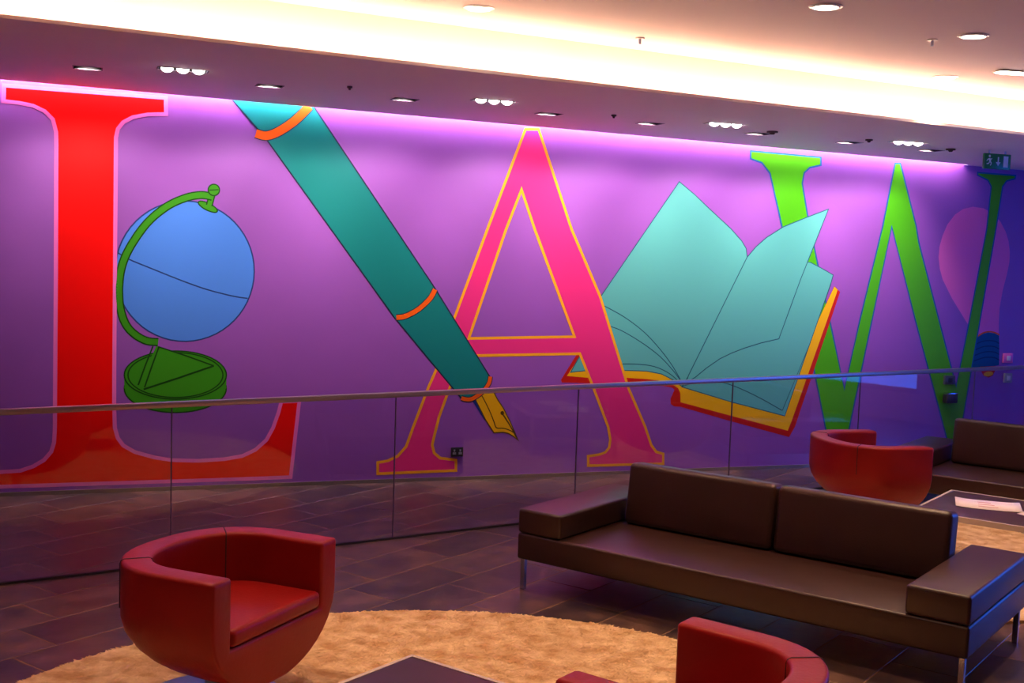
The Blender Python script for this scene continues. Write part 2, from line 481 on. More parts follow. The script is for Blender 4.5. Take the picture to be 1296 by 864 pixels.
RLAB = ['recessed wall washer glowing red above the red letter', 'recessed wall washer with a red and white glint over the pen top',
        'recessed wall washer between the pen top and the pink letter', 'recessed wall washer just above the tip of the pink letter',
        'recessed wall washer above the left page of the open book', 'recessed wall washer above the left serif of the green letter',
        'recessed wall washer above the middle peak of the green letter', 'recessed wall washer closest to the exit sign']
for i, (s, o) in enumerate(RC):
    e = empty('wall_washer', so(s, o, zsoff(s)), RS)
    tag(e, RLAB[i], 'ceiling light', 'wall washers in the lowered ceiling')
    open_box('housing', RCH[0], RCH[1], 0.11, M['blackh'], e)
    frame_ring('frame', RCH[0], RCH[1], 0.008, M['wtrim'], e, 0.003)
    mesh('reflector', [(-.08, -.0635, .003), (.08, -.0635, .003), (.08, -.056, .10), (-.08, -.056, .10)], [(0, 1, 2, 3)], M['reflector'], e)
    spot('lamp_beam', so(s, o + .04, zsoff(s) + .03), so(s + 0.05, 0, 2.1), P_WASH, WASHC, 84, 0.95, e, 0.015)

# small dark sensors / sprinkler heads
DOT = [(-1.08, 1.49, .018, 'tiny dark sprinkler above the top of the pen'), (0.966, 1.30, .02, 'tiny dark sprinkler above the gap between pink letter and book'),
       (2.40, 1.20, .045, 'dark round detector beside a wall washer over the green letter'), (3.276, 1.26, .03, 'dark flat detector left of the last spot cluster'),
       (4.196, 1.14, .04, 'dark round detector close to the exit sign')]
for s, o, r, lab in DOT:
    e = empty('ceiling_detector', so(s, o, zsoff(s)), RS)
    tag(e, lab, 'detector', 'small dark heads in the lowered ceiling')
    bm = bmesh.new(); cyl(bm, (0, 0), r, -0.012, 0, 20); from_bm('rim', bm, M['detr'], e, 40)
    bm = bmesh.new(); cyl(bm, (0, 0), r * .35, -0.026, -0.012, 12, r * .6); from_bm('head', bm, M['detr'], e, 40)
for s, o, lab in ((0.53, 2.62, 'tiny sprinkler at the edge of the glowing cove'), (1.985, 3.593, 'small grey sprinkler head beside a ceiling downlight')):
    e = empty('sprinkler_head', so(s, o, zceil(s)), RS)
    tag(e, lab, 'sprinkler', 'sprinklers in the upper ceiling')
    bm = bmesh.new(); cyl(bm, (0, 0), .03, -0.008, 0, 20); from_bm('rim', bm, M['trim'], e, 40)
    bm = bmesh.new(); cyl(bm, (0, 0), .009, -0.04, -0.008, 12); from_bm('head', bm, M['steel'], e, 40)

# round downlights of the upper ceiling, the visible ones and the added ones
DLAB = {0: 'round downlight beside the cove, leftmost on the upper ceiling', 1: 'round downlight at the top edge right of centre',
        2: 'round downlight near the top right corner', 3: 'round downlight right against the cove at the right'}
for i, (s, o) in enumerate(DL):
    e = empty('downlight', so(s, o, zceil(s)), RS)
    tag(e, DLAB.get(i, 'unseen round downlight added above the seating to light it'), 'ceiling light', 'round downlights in the upper ceiling')
    bm = bmesh.new(); n_ = 24
    ro = [bm.verts.new((RD * 1.25 * math.cos(a), RD * 1.25 * math.sin(a), -0.004)) for a in np.linspace(0, 2 * math.pi, n_, endpoint=False)]
    ri = [bm.verts.new((RD * .95 * math.cos(a), RD * .95 * math.sin(a), -0.010)) for a in np.linspace(0, 2 * math.pi, n_, endpoint=False)]
    rt = [bm.verts.new((RD * .95 * math.cos(a), RD * .95 * math.sin(a), 0.06)) for a in np.linspace(0, 2 * math.pi, n_, endpoint=False)]
    rz = [bm.verts.new((RD * 1.25 * math.cos(a), RD * 1.25 * math.sin(a), 0.0)) for a in np.linspace(0, 2 * math.pi, n_, endpoint=False)]
    for j in range(n_):
        k = (j + 1) % n_
        bm.faces.new((rz[j], rz[k], ro[k], ro[j])); bm.faces.new((ro[j], ro[k], ri[k], ri[j])); bm.faces.new((ri[j], ri[k], rt[k], rt[j]))
    from_bm('trim_ring', bm, M['trim'], e, 40)
    bm = bmesh.new(); cyl(bm, (0, 0), RD * .93, 0.004, 0.012, 24); from_bm('lens', bm, M['lamp'], e, 40)
    spot('lamp_beam', so(s, o, zceil(s) - .015), so(s, o, 0), P_DOWN, WARM, 72, 0.7, e, 0.07)
# long recessed light at the right edge
e = empty('linear_light', so(LINS[0], LINS[1], zceil(LINS[0])), RS + math.radians(-9))
tag(e, 'long bright light strip on the ceiling at the right edge', 'ceiling light')
box('frame', (-.50, -.05, -.004), (.50, .05, 0), M['trim'], e)
box('diffuser', (-.48, -.042, -.010), (.48, .042, -.0045), M['lamp'], e)

# exit sign hanging from the lowered ceiling
e = empty('exit_sign', so(4.55, 1.3, 2.86), RS)
tag(e, 'green hanging exit sign with running figure and arrow', 'sign')
panel = box('panel', (-.14, -.012, -.068), (.14, .012, .062), M['signg'], e, 0.004)
bm = bmesh.new(); rbox(bm, (-.09, -.006, .0625), (-.08, .006, .09)); from_bm('hanger', bm, M['steel'], e)
bm = bmesh.new(); rbox(bm, (.08, -.006, .0625), (.09, .006, .09)); from_bm('hanger', bm, M['steel'], e)
bm = bmesh.new()
def bar(ax, az, bx, bz, w):
    a = Vector((ax, 0, az)); b = Vector((bx, 0, bz)); t = (b - a).normalized(); q = Vector((-t.z, 0, t.x)) * w / 2
    y = -0.0128
    vv = [bm.verts.new((p.x, y, p.z)) for p in (a - q, b - q, b + q, a + q)]; bm.faces.new(vv)
bar(-.078, -.002, -.092, .018, .022)                       # torso
bar(-.080, -.004, -.066, -.022, .011); bar(-.066, -.022, -.078, -.040, .009)   # front leg
bar(-.082, -.004, -.098, -.026, .011); bar(-.098, -.026, -.116, -.026, .009)   # back leg
bar(-.094, .018, -.074, .012, .008); bar(-.074, .012, -.062, .020, .007)       # front arm
bar(-.094, .018, -.110, .008, .008); bar(-.110, .008, -.116, -.006, .007)      # back arm
cc = [bm.verts.new((-.088 + .011 * math.cos(a), -0.0128, .039 + .011 * math.sin(a))) for a in np.linspace(0, 2 * math.pi, 14, endpoint=False)]; bm.faces.new(cc)
from_bm('running_figure', bm, M['signw'], panel)
bm = bmesh.new(); bar(0.005, .035, 0.005, -.01, .014)
bm.faces.new([bm.verts.new(p) for p in ((-.02, -.0128, -.008), (.03, -.0128, -.008), (.005, -.0128, -.042))])
from_bm('arrow', bm, M['signw'], panel)
bm = bmesh.new(); bar(.085, -.05, .085, .045, .05); from_bm('door_symbol', bm, M['signw'], panel)

# ------------------------------------------------------------------ mural motifs painted on the wall
MURAL = {
    'l_face': [(-3.325,3.043),(-2.187,3.036),(-2.186,2.913),(-2.319,2.902),(-2.427,2.874),(-2.495,2.832),(-2.533,2.78),(-2.547,2.714),(-2.547,2.025),(-2.547,0.938),(-2.546,0.676),(-2.54,0.504),(-2.518,0.423),(-2.477,0.364),(-2.392,0.311),(-2.245,0.264),(-2.113,0.239),(-1.913,0.228),(-1.712,0.235),(-1.572,0.257),(-1.47,0.304),(-1.384,0.382),(-1.333,0.479),(-1.292,0.603),(-1.271,0.691),(-1.125,0.695),(-1.129,0.663),(-1.185,0.072),(-1.71,0.07),(-2.217,0.071),(-2.797,0.072),(-3.397,0.073),(-3.392,0.183),(-3.348,0.185),(-3.214,0.19),(-3.125,0.22),(-3.048,0.266),(-2.997,0.328),(-2.977,0.398),(-2.971,0.518),(-2.971,0.675),(-2.968,1.655),(-2.967,2.624),(-2.969,2.728),(-2.992,2.82),(-3.049,2.876),(-3.129,2.91),(-3.218,2.923),(-3.328,2.928)],
    'equator': [(-2.54,1.856),(-2.45,1.802),(-2.279,1.733),(-2.074,1.653),(-1.888,1.588),(-1.744,1.55),(-1.633,1.527),(-1.55,1.517)],
    'arm': [(-1.834,2.302),(-1.885,2.311),(-1.938,2.31),(-2.02,2.29),(-2.133,2.238),(-2.232,2.166),(-2.323,2.073),(-2.401,1.96),(-2.468,1.833),(-2.504,1.717),(-2.516,1.612),(-2.517,1.533),(-2.508,1.433),(-2.471,1.311),(-2.404,1.229),(-2.315,1.177),(-2.226,1.166)],
    'pen': [(-1.694,3.059),(-1.06,3.052),(-0.022,1.635),(0.497,0.876),(0.478,0.812),(0.413,0.741),(0.33,0.698),(0.238,0.706),(-0.354,1.377),(-1.426,2.771)],
    'band1': [(-1.508,2.812),(-1.433,2.797),(-1.359,2.821),(-1.284,2.867),(-1.212,2.924),(-1.151,2.984),(-1.093,3.05)],
    'band2': [(-0.34,1.38),(-0.276,1.387),(-0.21,1.416),(-0.15,1.453),(-0.097,1.499),(-0.047,1.555),(-0.014,1.619)],
    'band3': [(0.244,0.702),(0.288,0.691),(0.337,0.694),(0.399,0.729),(0.448,0.772),(0.488,0.832),(0.496,0.885)],
    'nib': [(0.399,0.728),(0.516,0.778),(0.572,0.682),(0.626,0.608),(0.689,0.495),(0.739,0.394),(0.772,0.327),(0.729,0.361),(0.681,0.39),(0.633,0.402),(0.547,0.398),(0.468,0.511),(0.368,0.691)],
    'nib_line': [(0.426,0.721),(0.47,0.646),(0.512,0.565),(0.543,0.494),(0.568,0.442),(0.632,0.436),(0.691,0.417),(0.739,0.389)],
    'nib_slit': [(0.623,0.555),(0.68,0.475),(0.726,0.401),(0.765,0.335)],
    'nib_back': [(0.33,0.695),(0.379,0.694),(0.474,0.506),(0.461,0.506)],
    'a_face': [(0.738,2.988),(0.858,2.996),(1.195,2.162),(1.489,1.587),(1.798,0.779),(1.982,0.422),(2.051,0.255),(2.103,0.192),(2.175,0.172),(2.179,0.081),(1.439,0.086),(1.435,0.171),(1.539,0.182),(1.6,0.201),(1.636,0.244),(1.643,0.315),(1.617,0.429),(1.459,0.782),(1.318,1.081),(0.368,1.064),(0.244,1.061),(0.139,0.792),(0.052,0.542),(0.016,0.386),(-0.0,0.306),(0.019,0.238),(0.073,0.193),(0.213,0.172),(0.216,0.081),(-0.464,0.077),(-0.466,0.171),(-0.38,0.183),(-0.297,0.22),(-0.226,0.3),(-0.173,0.455),(-0.049,0.794),(0.013,0.94),(0.157,1.371),(0.428,2.134)],
    'a_hole': [(0.722,2.479),(0.854,2.15),(1.26,1.231),(0.294,1.21),(0.595,2.14)],
    'cover_red': [(1.293,1.084),(1.148,0.852),(1.158,0.829),(1.423,0.822),(1.864,0.812),(2.11,0.796),(2.23,0.777),(2.259,0.756),(2.237,0.705),(2.222,0.67),(2.229,0.626),(2.262,0.604),(2.327,0.6),(2.815,0.468),(3.49,0.295),(3.547,0.391),(3.965,1.673),(3.898,1.726),(3.468,0.842),(2.335,0.921),(1.82,1.135)],
    'cover_yellow': [(1.322,1.064),(1.203,0.886),(1.406,0.869),(1.775,0.867),(1.977,0.854),(2.124,0.838),(2.237,0.802),(2.294,0.77),(2.32,0.726),(2.327,0.641),(2.854,0.509),(3.47,0.357),(3.509,0.452),(3.938,1.692),(3.899,1.722),(3.468,0.842),(2.333,0.957),(1.82,1.135)],
    'pages_left': [(2.214,2.622),(2.381,2.509),(2.539,2.387),(2.755,2.227),(2.875,2.119),(2.927,2.05),(2.942,1.974),(2.694,1.478),(2.397,0.884),(2.333,0.784),(2.242,0.845),(2.121,0.899),(1.974,0.926),(1.757,0.933),(1.363,0.93),(1.236,0.918),(1.327,1.077),(1.479,1.562)],
    'pages_back': [(3.621,1.942),(3.748,1.89),(3.878,1.831),(3.857,1.751),(3.429,0.497),(2.853,0.636),(2.334,0.78),(2.396,0.892),(2.937,1.981)],
    'page_turn': [(2.941,1.971),(3.031,2.071),(3.133,2.156),(3.309,2.262),(3.554,2.359),(3.786,2.445),(3.522,1.779),(3.322,1.224),(3.133,1.184),(2.962,1.136),(2.83,1.09),(2.708,1.036),(2.575,0.952),(2.461,0.865),(2.372,0.82),(2.396,0.888)],
    'pl1': [(1.512,1.513),(1.73,1.408),(1.93,1.276),(2.094,1.125),(2.22,0.982),(2.314,0.849)],
    'pl2': [(1.55,1.336),(1.697,1.292),(1.895,1.191),(2.081,1.071),(2.221,0.946),(2.315,0.842)],
    'pl3': [(1.718,0.99),(1.85,0.989),(2.007,0.975),(2.127,0.939),(2.233,0.882),(2.324,0.805)],
    'pl4': [(2.341,0.787),(2.501,0.826),(2.655,0.832),(2.851,0.791),(3.12,0.685),(3.395,0.551)],
    'pl5': [(3.858,1.744),(3.655,1.163),(3.4,0.548)],
    'w_face': [(2.924,2.935),(3.673,2.919),(3.678,2.847),(3.559,2.818),(3.501,2.767),(3.487,2.668),(3.556,2.401),(3.703,1.922),(3.886,1.345),(4.075,0.747),(4.204,1.4),(4.402,2.302),(4.502,2.91),(4.563,2.914),(4.789,2.324),(4.831,2.167),(5.302,0.976),(5.384,0.764),(5.476,1.304),(5.633,2.325),(5.654,2.745),(5.61,2.805),(5.479,2.848),(5.477,2.874),(5.944,2.869),(5.942,2.838),(5.839,2.809),(5.794,2.752),(5.746,2.329),(5.502,0.496),(5.459,0.178),(5.333,0.182),(5.23,0.446),(4.864,1.368),(4.507,2.306),(4.34,1.386),(4.159,0.387),(4.106,0.058),(3.976,0.062),(3.902,0.32),(3.722,0.941),(3.292,2.268),(3.137,2.742),(3.047,2.834),(2.928,2.863)],
    'bulb': [(5.445,2.539),(5.332,2.511),(5.238,2.453),(5.155,2.353),(5.107,2.244),(5.078,2.136),(5.075,2.03),(5.098,1.921),(5.14,1.817),(5.268,1.631),(5.471,1.39),(5.607,1.249),(5.729,1.306),(5.869,1.275),(5.86,1.386),(5.857,1.545),(5.881,1.719),(5.921,1.889),(5.941,2.005),(5.938,2.109),(5.914,2.217),(5.869,2.31),(5.794,2.409),(5.7,2.483),(5.58,2.529)],
    'cap': [(5.593,1.249),(5.662,1.287),(5.739,1.302),(5.818,1.294),(5.872,1.271),(5.888,1.147),(5.898,0.972),(5.758,0.952),(5.571,0.941),(5.573,1.091)],
    'cap_arc': [(5.597,1.254),(5.662,1.292),(5.739,1.309),(5.818,1.301),(5.879,1.276)],
    'cap_l0': [(5.583,1.178),(5.668,1.21),(5.746,1.22),(5.825,1.214),(5.881,1.191)],
    'cap_l1': [(5.581,1.123),(5.673,1.155),(5.75,1.164),(5.83,1.158),(5.886,1.135)],
    'cap_l2': [(5.579,1.067),(5.677,1.099),(5.755,1.109),(5.834,1.103),(5.89,1.08)],
    'cap_l3': [(5.576,1.012),(5.682,1.044),(5.76,1.053),(5.839,1.047),(5.895,1.024)],
    'tip': [(5.66,0.956),(5.86,0.964),(5.85,0.908),(5.829,0.868),(5.777,0.846),(5.716,0.865),(5.683,0.908)],
    'globe_c': [(-2.024,1.717),(-1.502,1.73),(-2.03,2.261)],
    'knob': [(-1.822,2.356),(-1.779,2.358),(-1.823,2.4)],
    'neck': [(-1.835,2.32),(-1.846,2.271),(-1.856,2.234)],
    'polecap': [(-1.866,2.224),(-1.794,2.191),(-1.855,2.249)],
    'base_top': [(-2.09,0.909),(-1.706,0.907),(-2.092,1.098)],
    'base_low': [(-2.089,0.803),(-1.705,0.8),(-2.091,0.992)],
    'base_mid': [(-2.09,0.872),(-1.706,0.869),(-2.092,1.061)],
    'tri': [(-2.239,1.137),(-1.804,0.981),(-2.331,0.799),(-2.371,0.833)],
    'tri_l1': [(-2.227,1.131),(-2.019,1.061),(-1.804,0.981)],
    'tri_l2': [(-1.804,0.981),(-2.077,0.884),(-2.331,0.799)],
    'tri_l3': [(-2.221,1.128),(-2.273,0.974),(-2.324,0.815)],
    'tri_l4': [(-2.265,1.134),(-2.319,0.987),(-2.371,0.833)],
    'nibhole': [(0.616,0.569),(0.633,0.569),(0.615,0.587)],
    'yolk': [(5.773,0.884),(5.832,0.889),(5.771,0.908)],
    'socket': [(0.16,0.285),(0.266,0.282),(0.268,0.204),(0.163,0.207)],
    'box1': [(5.226,0.706),(5.35,0.705),(5.358,0.602),(5.233,0.603)],
    'box2': [(5.222,0.871),(5.337,0.87),(5.344,0.784),(5.229,0.784)],
    'plate1': [(5.934,1.092),(6.043,1.092),(6.052,0.996),(5.942,0.996)],
    'plate2': [(5.961,0.891),(6.05,0.891),(6.059,0.794),(5.969,0.795)],
}

WROT = RS
def motif(name, label, cat, anchor):
    a = MURAL[anchor]
    cx = sum(p[0] for p in a) / len(a); cz = min(p[1] for p in a)
    e = empty(name, so(cx, 0, cz), RS)
    e['c'] = (cx, cz)
    del e['c']
    return tag(e, label, cat), (cx, cz)
class Motif:
    def __init__(self, name, label, cat, anchor, base):
        self.e, self.c = motif(name, label, cat, anchor); self.base = base; self.k = 0
    def layer(self):
        self.k += 1
        return -(self.base * 0.12 + self.k * 0.00006)
    def loc(self, p, y): return (p[0] - self.c[0], y, p[1] - self.c[1])
    def poly(self, name, pts, material, hole=None):
        y = self.layer()
        L = [[Vector((p[0], p[1], 0)) for p in pts]] + ([[Vector((p[0], p[1], 0)) for p in hole]] if hole else [])
        t = tessellate_polygon(L); fl = [p for l in L for p in l]
        bm_ = bmesh.new(); vv = [bm_.verts.new(self.loc((p.x, p.y), y)) for p in fl]
        for a in t:
            try: bm_.faces.new([vv[i] for i in a])
            except ValueError: pass
        me = bpy.data.meshes.new(name)
        for fc in bm_.faces:
            fc.normal_update()
            if fc.normal.y > 0: fc.normal_flip()
        bm_.to_mesh(me); bm_.free(); me.materials.append(material)
        return link(name, me, self.e)
    def stroke(self, name, pts, w, material, closed=False):
        y = self.layer(); P = [Vector(p) for p in pts]; n_ = len(P); A, B = [], []
        for i in range(n_):
            a = P[(i - 1) % n_] if (closed or i > 0) else None
            b = P[(i + 1) % n_] if (closed or i < n_ - 1) else None
            t1 = (P[i] - a).normalized() if a is not None else None
            t2 = (b - P[i]).normalized() if b is not None else None
            if t1 is None: t1 = t2
            if t2 is None: t2 = t1
            m_ = (Vector((-t1.y, t1.x)) + Vector((-t2.y, t2.x)))
            m_ = m_.normalized() if m_.length > 1e-6 else Vector((-t1.y, t1.x))
            sc = min(1.0 / max(m_.dot(Vector((-t1.y, t1.x))), 0.2), 2.6)
            A.append(P[i] + m_ * w / 2 * sc); B.append(P[i] - m_ * w / 2 * sc)
        vv = [self.loc(p, y) for p in A] + [self.loc(p, y) for p in B]
        ff = []
        for i in range(n_ if closed else n_ - 1):
            j = (i + 1) % n_
            ff.append((i, n_ + i, n_ + j, j))
        return mesh(name, vv, ff, material, self.e)
    def ell(self, key, n_=56):
        c, a, b = [Vector(p) for p in MURAL[key]]
        return [tuple(c + (a - c) * math.cos(t) + (b - c) * math.sin(t)) for t in np.linspace(0, 2 * math.pi, n_, endpoint=False)]
PX = 0.0066
def dense(pts, n_=6):
    # smooth curve through the points
    out = []
    P = [Vector(p) for p in pts]
    for i in range(len(P) - 1):
        p0_, p1, p2, p3 = P[max(i - 1, 0)], P[i], P[i + 1], P[min(i + 2, len(P) - 1)]
        for t in np.linspace(0, 1, n_, endpoint=False):
            out.append(0.5 * ((2 * p1) + (p2 - p0_) * t + (2 * p0_ - 5 * p1 + 4 * p2 - p3) * t * t + (3 * p1 - p0_ - 3 * p2 + p3) * t ** 3))
    out.append(P[-1])
    return [tuple(p) for p in out]
MU = MURAL
# globe (lowest layer)
g = Motif('globe_painting', 'painted blue globe on a green stand beside the red letter', 'mural', 'base_low', 0.0010)
g.poly('globe_face', g.ell('globe_c'), M['blue']); g.stroke('globe_outline', g.ell('globe_c'), 1.6 * PX, M['blueline'], True)
g.stroke('equator_line', dense(MU['equator']), 1.5 * PX, M['blueline'])
g.poly('stand_base', g.ell('base_low'), M['green']); g.stroke('base_outline', g.ell('base_low'), 1.6 * PX, M['greenline'], True)
bl, bt = g.ell('base_low'), g.ell('base_top')
g.poly('stand_side', [bt[0], bt[28], bl[28], bl[0]], M['green'])
g.poly('stand_top', bt, M['green']); g.stroke('top_outline', bt, 1.6 * PX, M['greenline'], True)
c0 = Vector(MU['base_top'][0]); g.stroke('top_ring', [tuple(c0 + (Vector(p) - c0) * .93) for p in bt], 1.5 * PX, M['greenline'], True)
g.poly('stand_wedge', MU['tri'], M['green'])
for k in ('tri_l1', 'tri_l2', 'tri_l3', 'tri_l4'):
    g.stroke('wedge_line', MU[k], (2.2 if k == 'tri_l2' else 1.7) * PX, M['greenline'])
g.poly('pole_cap', g.ell('polecap', 24), M['green']); g.stroke('pole_cap_outline', g.ell('polecap', 24), 1.4 * PX, M['greenline'], True)
g.stroke('neck', MU['neck'], 8 * PX, M['greenline']); g.stroke('neck_fill', MU['neck'], 5 * PX, M['green'])
ar = dense(MU['arm'], 5)
g.stroke('arm_outline', ar, 9.6 * PX, M['greenline']); g.stroke('arm', ar, 6.6 * PX, M['green'])
g.poly('knob', g.ell('knob', 24), M['green']); g.stroke('knob_outline', g.ell('knob', 24), 1.5 * PX, M['greenline'], True)
kc = Vector(MU['knob'][0]); g.stroke('knob_line', [tuple(kc + Vector((-.035, -.003))), tuple(kc + Vector((.035, .003)))], 1.2 * PX, M['greenline'])
# letter L above the globe
l = Motif('letter_painting', 'tall red painted letter L with pink outline at the left', 'letter', 'l_face', 0.010)
l.poly('letter_face', MU['l_face'], M['red']); l.stroke('letter_outline', MU['l_face'], 4.4 * PX, M['pinkline'], True)
# W, below bulb? the letter crosses over the bulb and behind the book
b = Motif('bulb_painting', 'painted orchid light bulb with blue screw cap at the far right', 'mural', 'bulb', 0.0010)
b.poly('bulb_glass', MU['bulb'], M['bulb'])
b.poly('screw_cap', MU['cap'], M['capm'])
for i in range(4): b.stroke('cap_thread', dense(MU['cap_l%d' % i], 3), 1.6 * PX, M['capl'])
b.stroke('cap_rim', dense(MU['cap_arc'], 4), 2.2 * PX, M['orange'])
b.poly('contact', MU['tip'], M['cover']); b.poly('contact_spot', b.ell('yolk', 20), M['yellow'])
w = Motif('letter_painting', 'green painted letter W with blue outline, partly behind the open book', 'letter', 'w_face', 0.006)
w.poly('letter_face', MU['w_face'], M['lime']); w.stroke('letter_outline', MU['w_face'], 2.4 * PX, M['limeline'], True)
# book over W, under A
k = Motif('book_painting', 'painted open book with pale teal pages and yellow and red cover', 'mural', 'cover_red', 0.009)
k.poly('cover_edge', MU['cover_red'], M['cover'])
k.poly('cover', MU['cover_yellow'], M['yellow'])
k.poly('back_pages', MU['pages_back'], M['page']); k.stroke('page_outline', MU['pages_back'], 1.2 * PX, M['pageline'], True)
k.stroke('page_line', MU['pl5'], 1.0 * PX, M['pageline']); k.stroke('page_line', dense(MU['pl4']), 1.2 * PX, M['pageline'])
k.poly('left_page', MU['pages_left'], M['page']); k.stroke('page_outline', MU['pages_left'], 1.2 * PX, M['pageline'], True)
k.poly('turning_page', MU['page_turn'], M['page']); k.stroke('page_outline', MU['page_turn'], 1.3 * PX, M['pageline'], True)
for q in ('pl1', 'pl2', 'pl3'): k.stroke('page_line', dense(MU[q]), 1.2 * PX, M['pageline'])
# A
a = Motif('letter_painting', 'magenta painted letter A with golden outline between pen and book', 'letter', 'a_face', 0.0165)
a.poly('letter_face', MU['a_face'], M['pink'], MU['a_hole'])
a.stroke('letter_outline', MU['a_face'], 3.6 * PX, M['gold'], True); a.stroke('letter_outline', MU['a_hole'], 3.6 * PX, M['gold'], True)
# pen over A
p = Motif('pen_painting', 'painted teal fountain pen with orange rings crossing the magenta letter', 'mural', 'pen', 0.019)
p.poly('nib_back', MU['nib_back'], M['navy'])
p.poly('nib', MU['nib'], M['yellow']); p.stroke('nib_outline', MU['nib'], 1.3 * PX, M['nibline'], True)
p.stroke('nib_line', dense(MU['nib_line'], 4), 1.4 * PX, M['nibline']); p.stroke('nib_slit', MU['nib_slit'], 1.8 * PX, M['nibline'])
p.poly('nib_hole', p.ell('nibhole', 16), M['nibline'])
p.poly('pen_body', MU['pen'], M['teal']); p.stroke('body_outline', MU['pen'], 1.7 * PX, M['tealline'], True)
for q, wd in (('band1', 10), ('band2', 6), ('band3', 5)):
    d_ = dense(MU[q], 4)
    p.stroke('ring_outline', d_, (wd + 2.2) * PX, M['tealline']); p.stroke('ring', d_, wd * PX, M['orange'])

# fittings on the mural wall
def wall_box(name, key, label, cat, depth):
    q = MU[key]; s0 = min(x for x, _ in q); s1 = max(x for x, _ in q); z0 = min(z for _, z in q); z1 = max(z for _, z in q)
    e = empty(name, so((s0 + s1) / 2, 0.0, (z0 + z1) / 2), RS)
    return tag(e, label, cat), (s1 - s0) / 2, (z1 - z0) / 2
e, hx, hz = wall_box('wall_socket', 'socket', 'dark double wall socket by the foot of the magenta letter', 'socket', .02)
box('plate', (-hx, -.028, -hz), (hx, -.02, hz), M['black'], e, .004); box('back_box', (-hx * .9, -.02, -hz * .9), (hx * .9, 0, hz * .9), M['black'], e)
for sx in (-1, 1):
    bm = bmesh.new()
    for qx, qz in ((-.25, -.25), (.25, -.25), (0, .35)):
        rbox(bm, (hx * (sx * .48 + qx * .55) - .006, -.034, hz * qz - .009), (hx * (sx * .48 + qx * .55) + .006, -.0285, hz * qz + .009))
    from_bm('socket_face', bm, M['grey'], e)
e, hx, hz = wall_box('wall_reader', 'box1', 'small silver box on the lower tip of the green letter', 'wall box', .05)
box('body', (-hx, -.07, -hz), (hx, 0, hz * .6), M['black'], e, .008); box('lid', (-hx * .95, -.075, hz * .62), (hx, 0, hz), M['chrome'], e, .008)
e, hx, hz = wall_box('wall_switch', 'box2', 'dark switch plate above the silver box on the green letter', 'switch', .02)
box('plate', (-hx, -.03, -hz), (hx, 0, hz), M['frame'], e, .004); box('rocker', (-hx * .4, -.036, -hz * .5), (hx * .4, -.0305, hz * .5), M['black'], e, .002)
e, hx, hz = wall_box('wall_plate', 'plate1', 'pale wall plate right of the bulb cap', 'switch', .02)
box('plate', (-hx, -.02, -hz), (hx, 0, hz), M['bulb'], e, .004); box('rocker', (-hx * .4, -.026, -hz * .5), (hx * .4, -.0205, hz * .5), M['white'], e, .002)
e, hx, hz = wall_box('wall_plate', 'plate2', 'small pale wall plate below the handrail at the far right', 'switch', .02)
box('plate', (-hx, -.02, -hz), (hx, 0, hz), M['grey'], e, .004); box('rocker', (-hx * .4, -.026, -hz * .5), (hx * .4, -.0205, hz * .5), M['white'], e, .002)

# ------------------------------------------------------------------ floor tiles
TW, TL, GR = 0.355, 0.70, 0.006
def pix(p):
    q = cam.matrix_world.inverted() @ Vector(p)
    return (648 + 1500 * q.x / -q.z, 432 - 1500 * q.y / -q.z, -q.z) if q.z < -0.3 else None
cam_inv_ok = True
tl = []
for i in range(-45, 46):
    u0 = 3.99 + i * TW
    off = (i * TL / 3)
    for j in range(-25, 30):
        v0 = 5.33 + off % TL + j * TL
        c = uv(u0 + TW / 2, v0 + TL / 2)
        rel = c - P0; s, o = rel.dot(DS), rel.dot(DN)
        cs = [uv(u0 + a_, v0 + b_) for a_ in (0, TW) for b_ in (0, TL)]
        oo = [(q - P0).dot(DN) for q in cs]; s_ = [(q - P0).dot(DS) for q in cs]
        if max(oo) < 0.02 or max(oo) > OB or min(s_) < S0 or max(s_) > ST: continue
        if s > S1 + .3 and o < RB and (s - S1) ** 2 + (o - RB) ** 2 > (RB - .1) ** 2: continue
        pp = [pix(q) for q in cs]
        area = 0
        if all(pp):
            x0, x1 = min(q[0] for q in pp), max(q[0] for q in pp); y0, y1 = min(q[1] for q in pp), max(q[1] for q in pp)
            ix = max(0, min(x1, 1296) - max(x0, 0)); iy = max(0, min(y1, 864) - max(y0, 0)); area = ix * iy
        tl.append((area, c, oo))
tl.sort(key=lambda t: -t[0])
bm = bmesh.new(); rbox(bm, (-TW / 2 + GR / 2, -TL / 2 + GR / 2, -.012), (TW / 2 - GR / 2, TL / 2 - GR / 2, 0), 0.0025, 1)
bmesh.ops.recalc_face_normals(bm, faces=bm.faces)
tme = bpy.data.meshes.new('tile'); bm.to_mesh(tme); bm.free(); tme.materials.append(M['tile'])
rz_t = RU
n_single = 0
for area, c, oo in tl[:300]:
    if area <= 0: break
    if min(oo) < 0.0:                              # cut along the foot of the wall
        bm = bmesh.new(); bm.from_mesh(tme)
        bmesh.ops.transform(bm, matrix=Matrix.Translation(c) @ Matrix.Rotation(rz_t, 4, 'Z'), verts=bm.verts)
        bmesh.ops.bisect_plane(bm, geom=bm.verts[:] + bm.edges[:] + bm.faces[:], plane_co=P0, plane_no=-DN, clear_outer=True)
        bmesh.ops.holes_fill(bm, edges=bm.edges[:])
        from_bm('tile', bm, M['tile'], floor); n_single += 1
        continue
    t = link('tile', tme, floor)
    t.location = (c.x, c.y, random.uniform(-.0012, 0)); t.rotation_euler = (random.uniform(-.0012, .0012), random.uniform(-.0012, .0012), rz_t)
    n_single += 1
bm = bmesh.new()
for area, c, oo in tl[n_single:]:
    if min(oo) < -0.1: continue
    rbox(bm, (-TW / 2 + GR / 2, -TL / 2 + GR / 2, -.012), (TW / 2 - GR / 2, TL / 2 - GR / 2, random.uniform(-.001, 0)), 0, 1, Matrix.Translation(c) @ Matrix.Rotation(rz_t, 4, 'Z'))
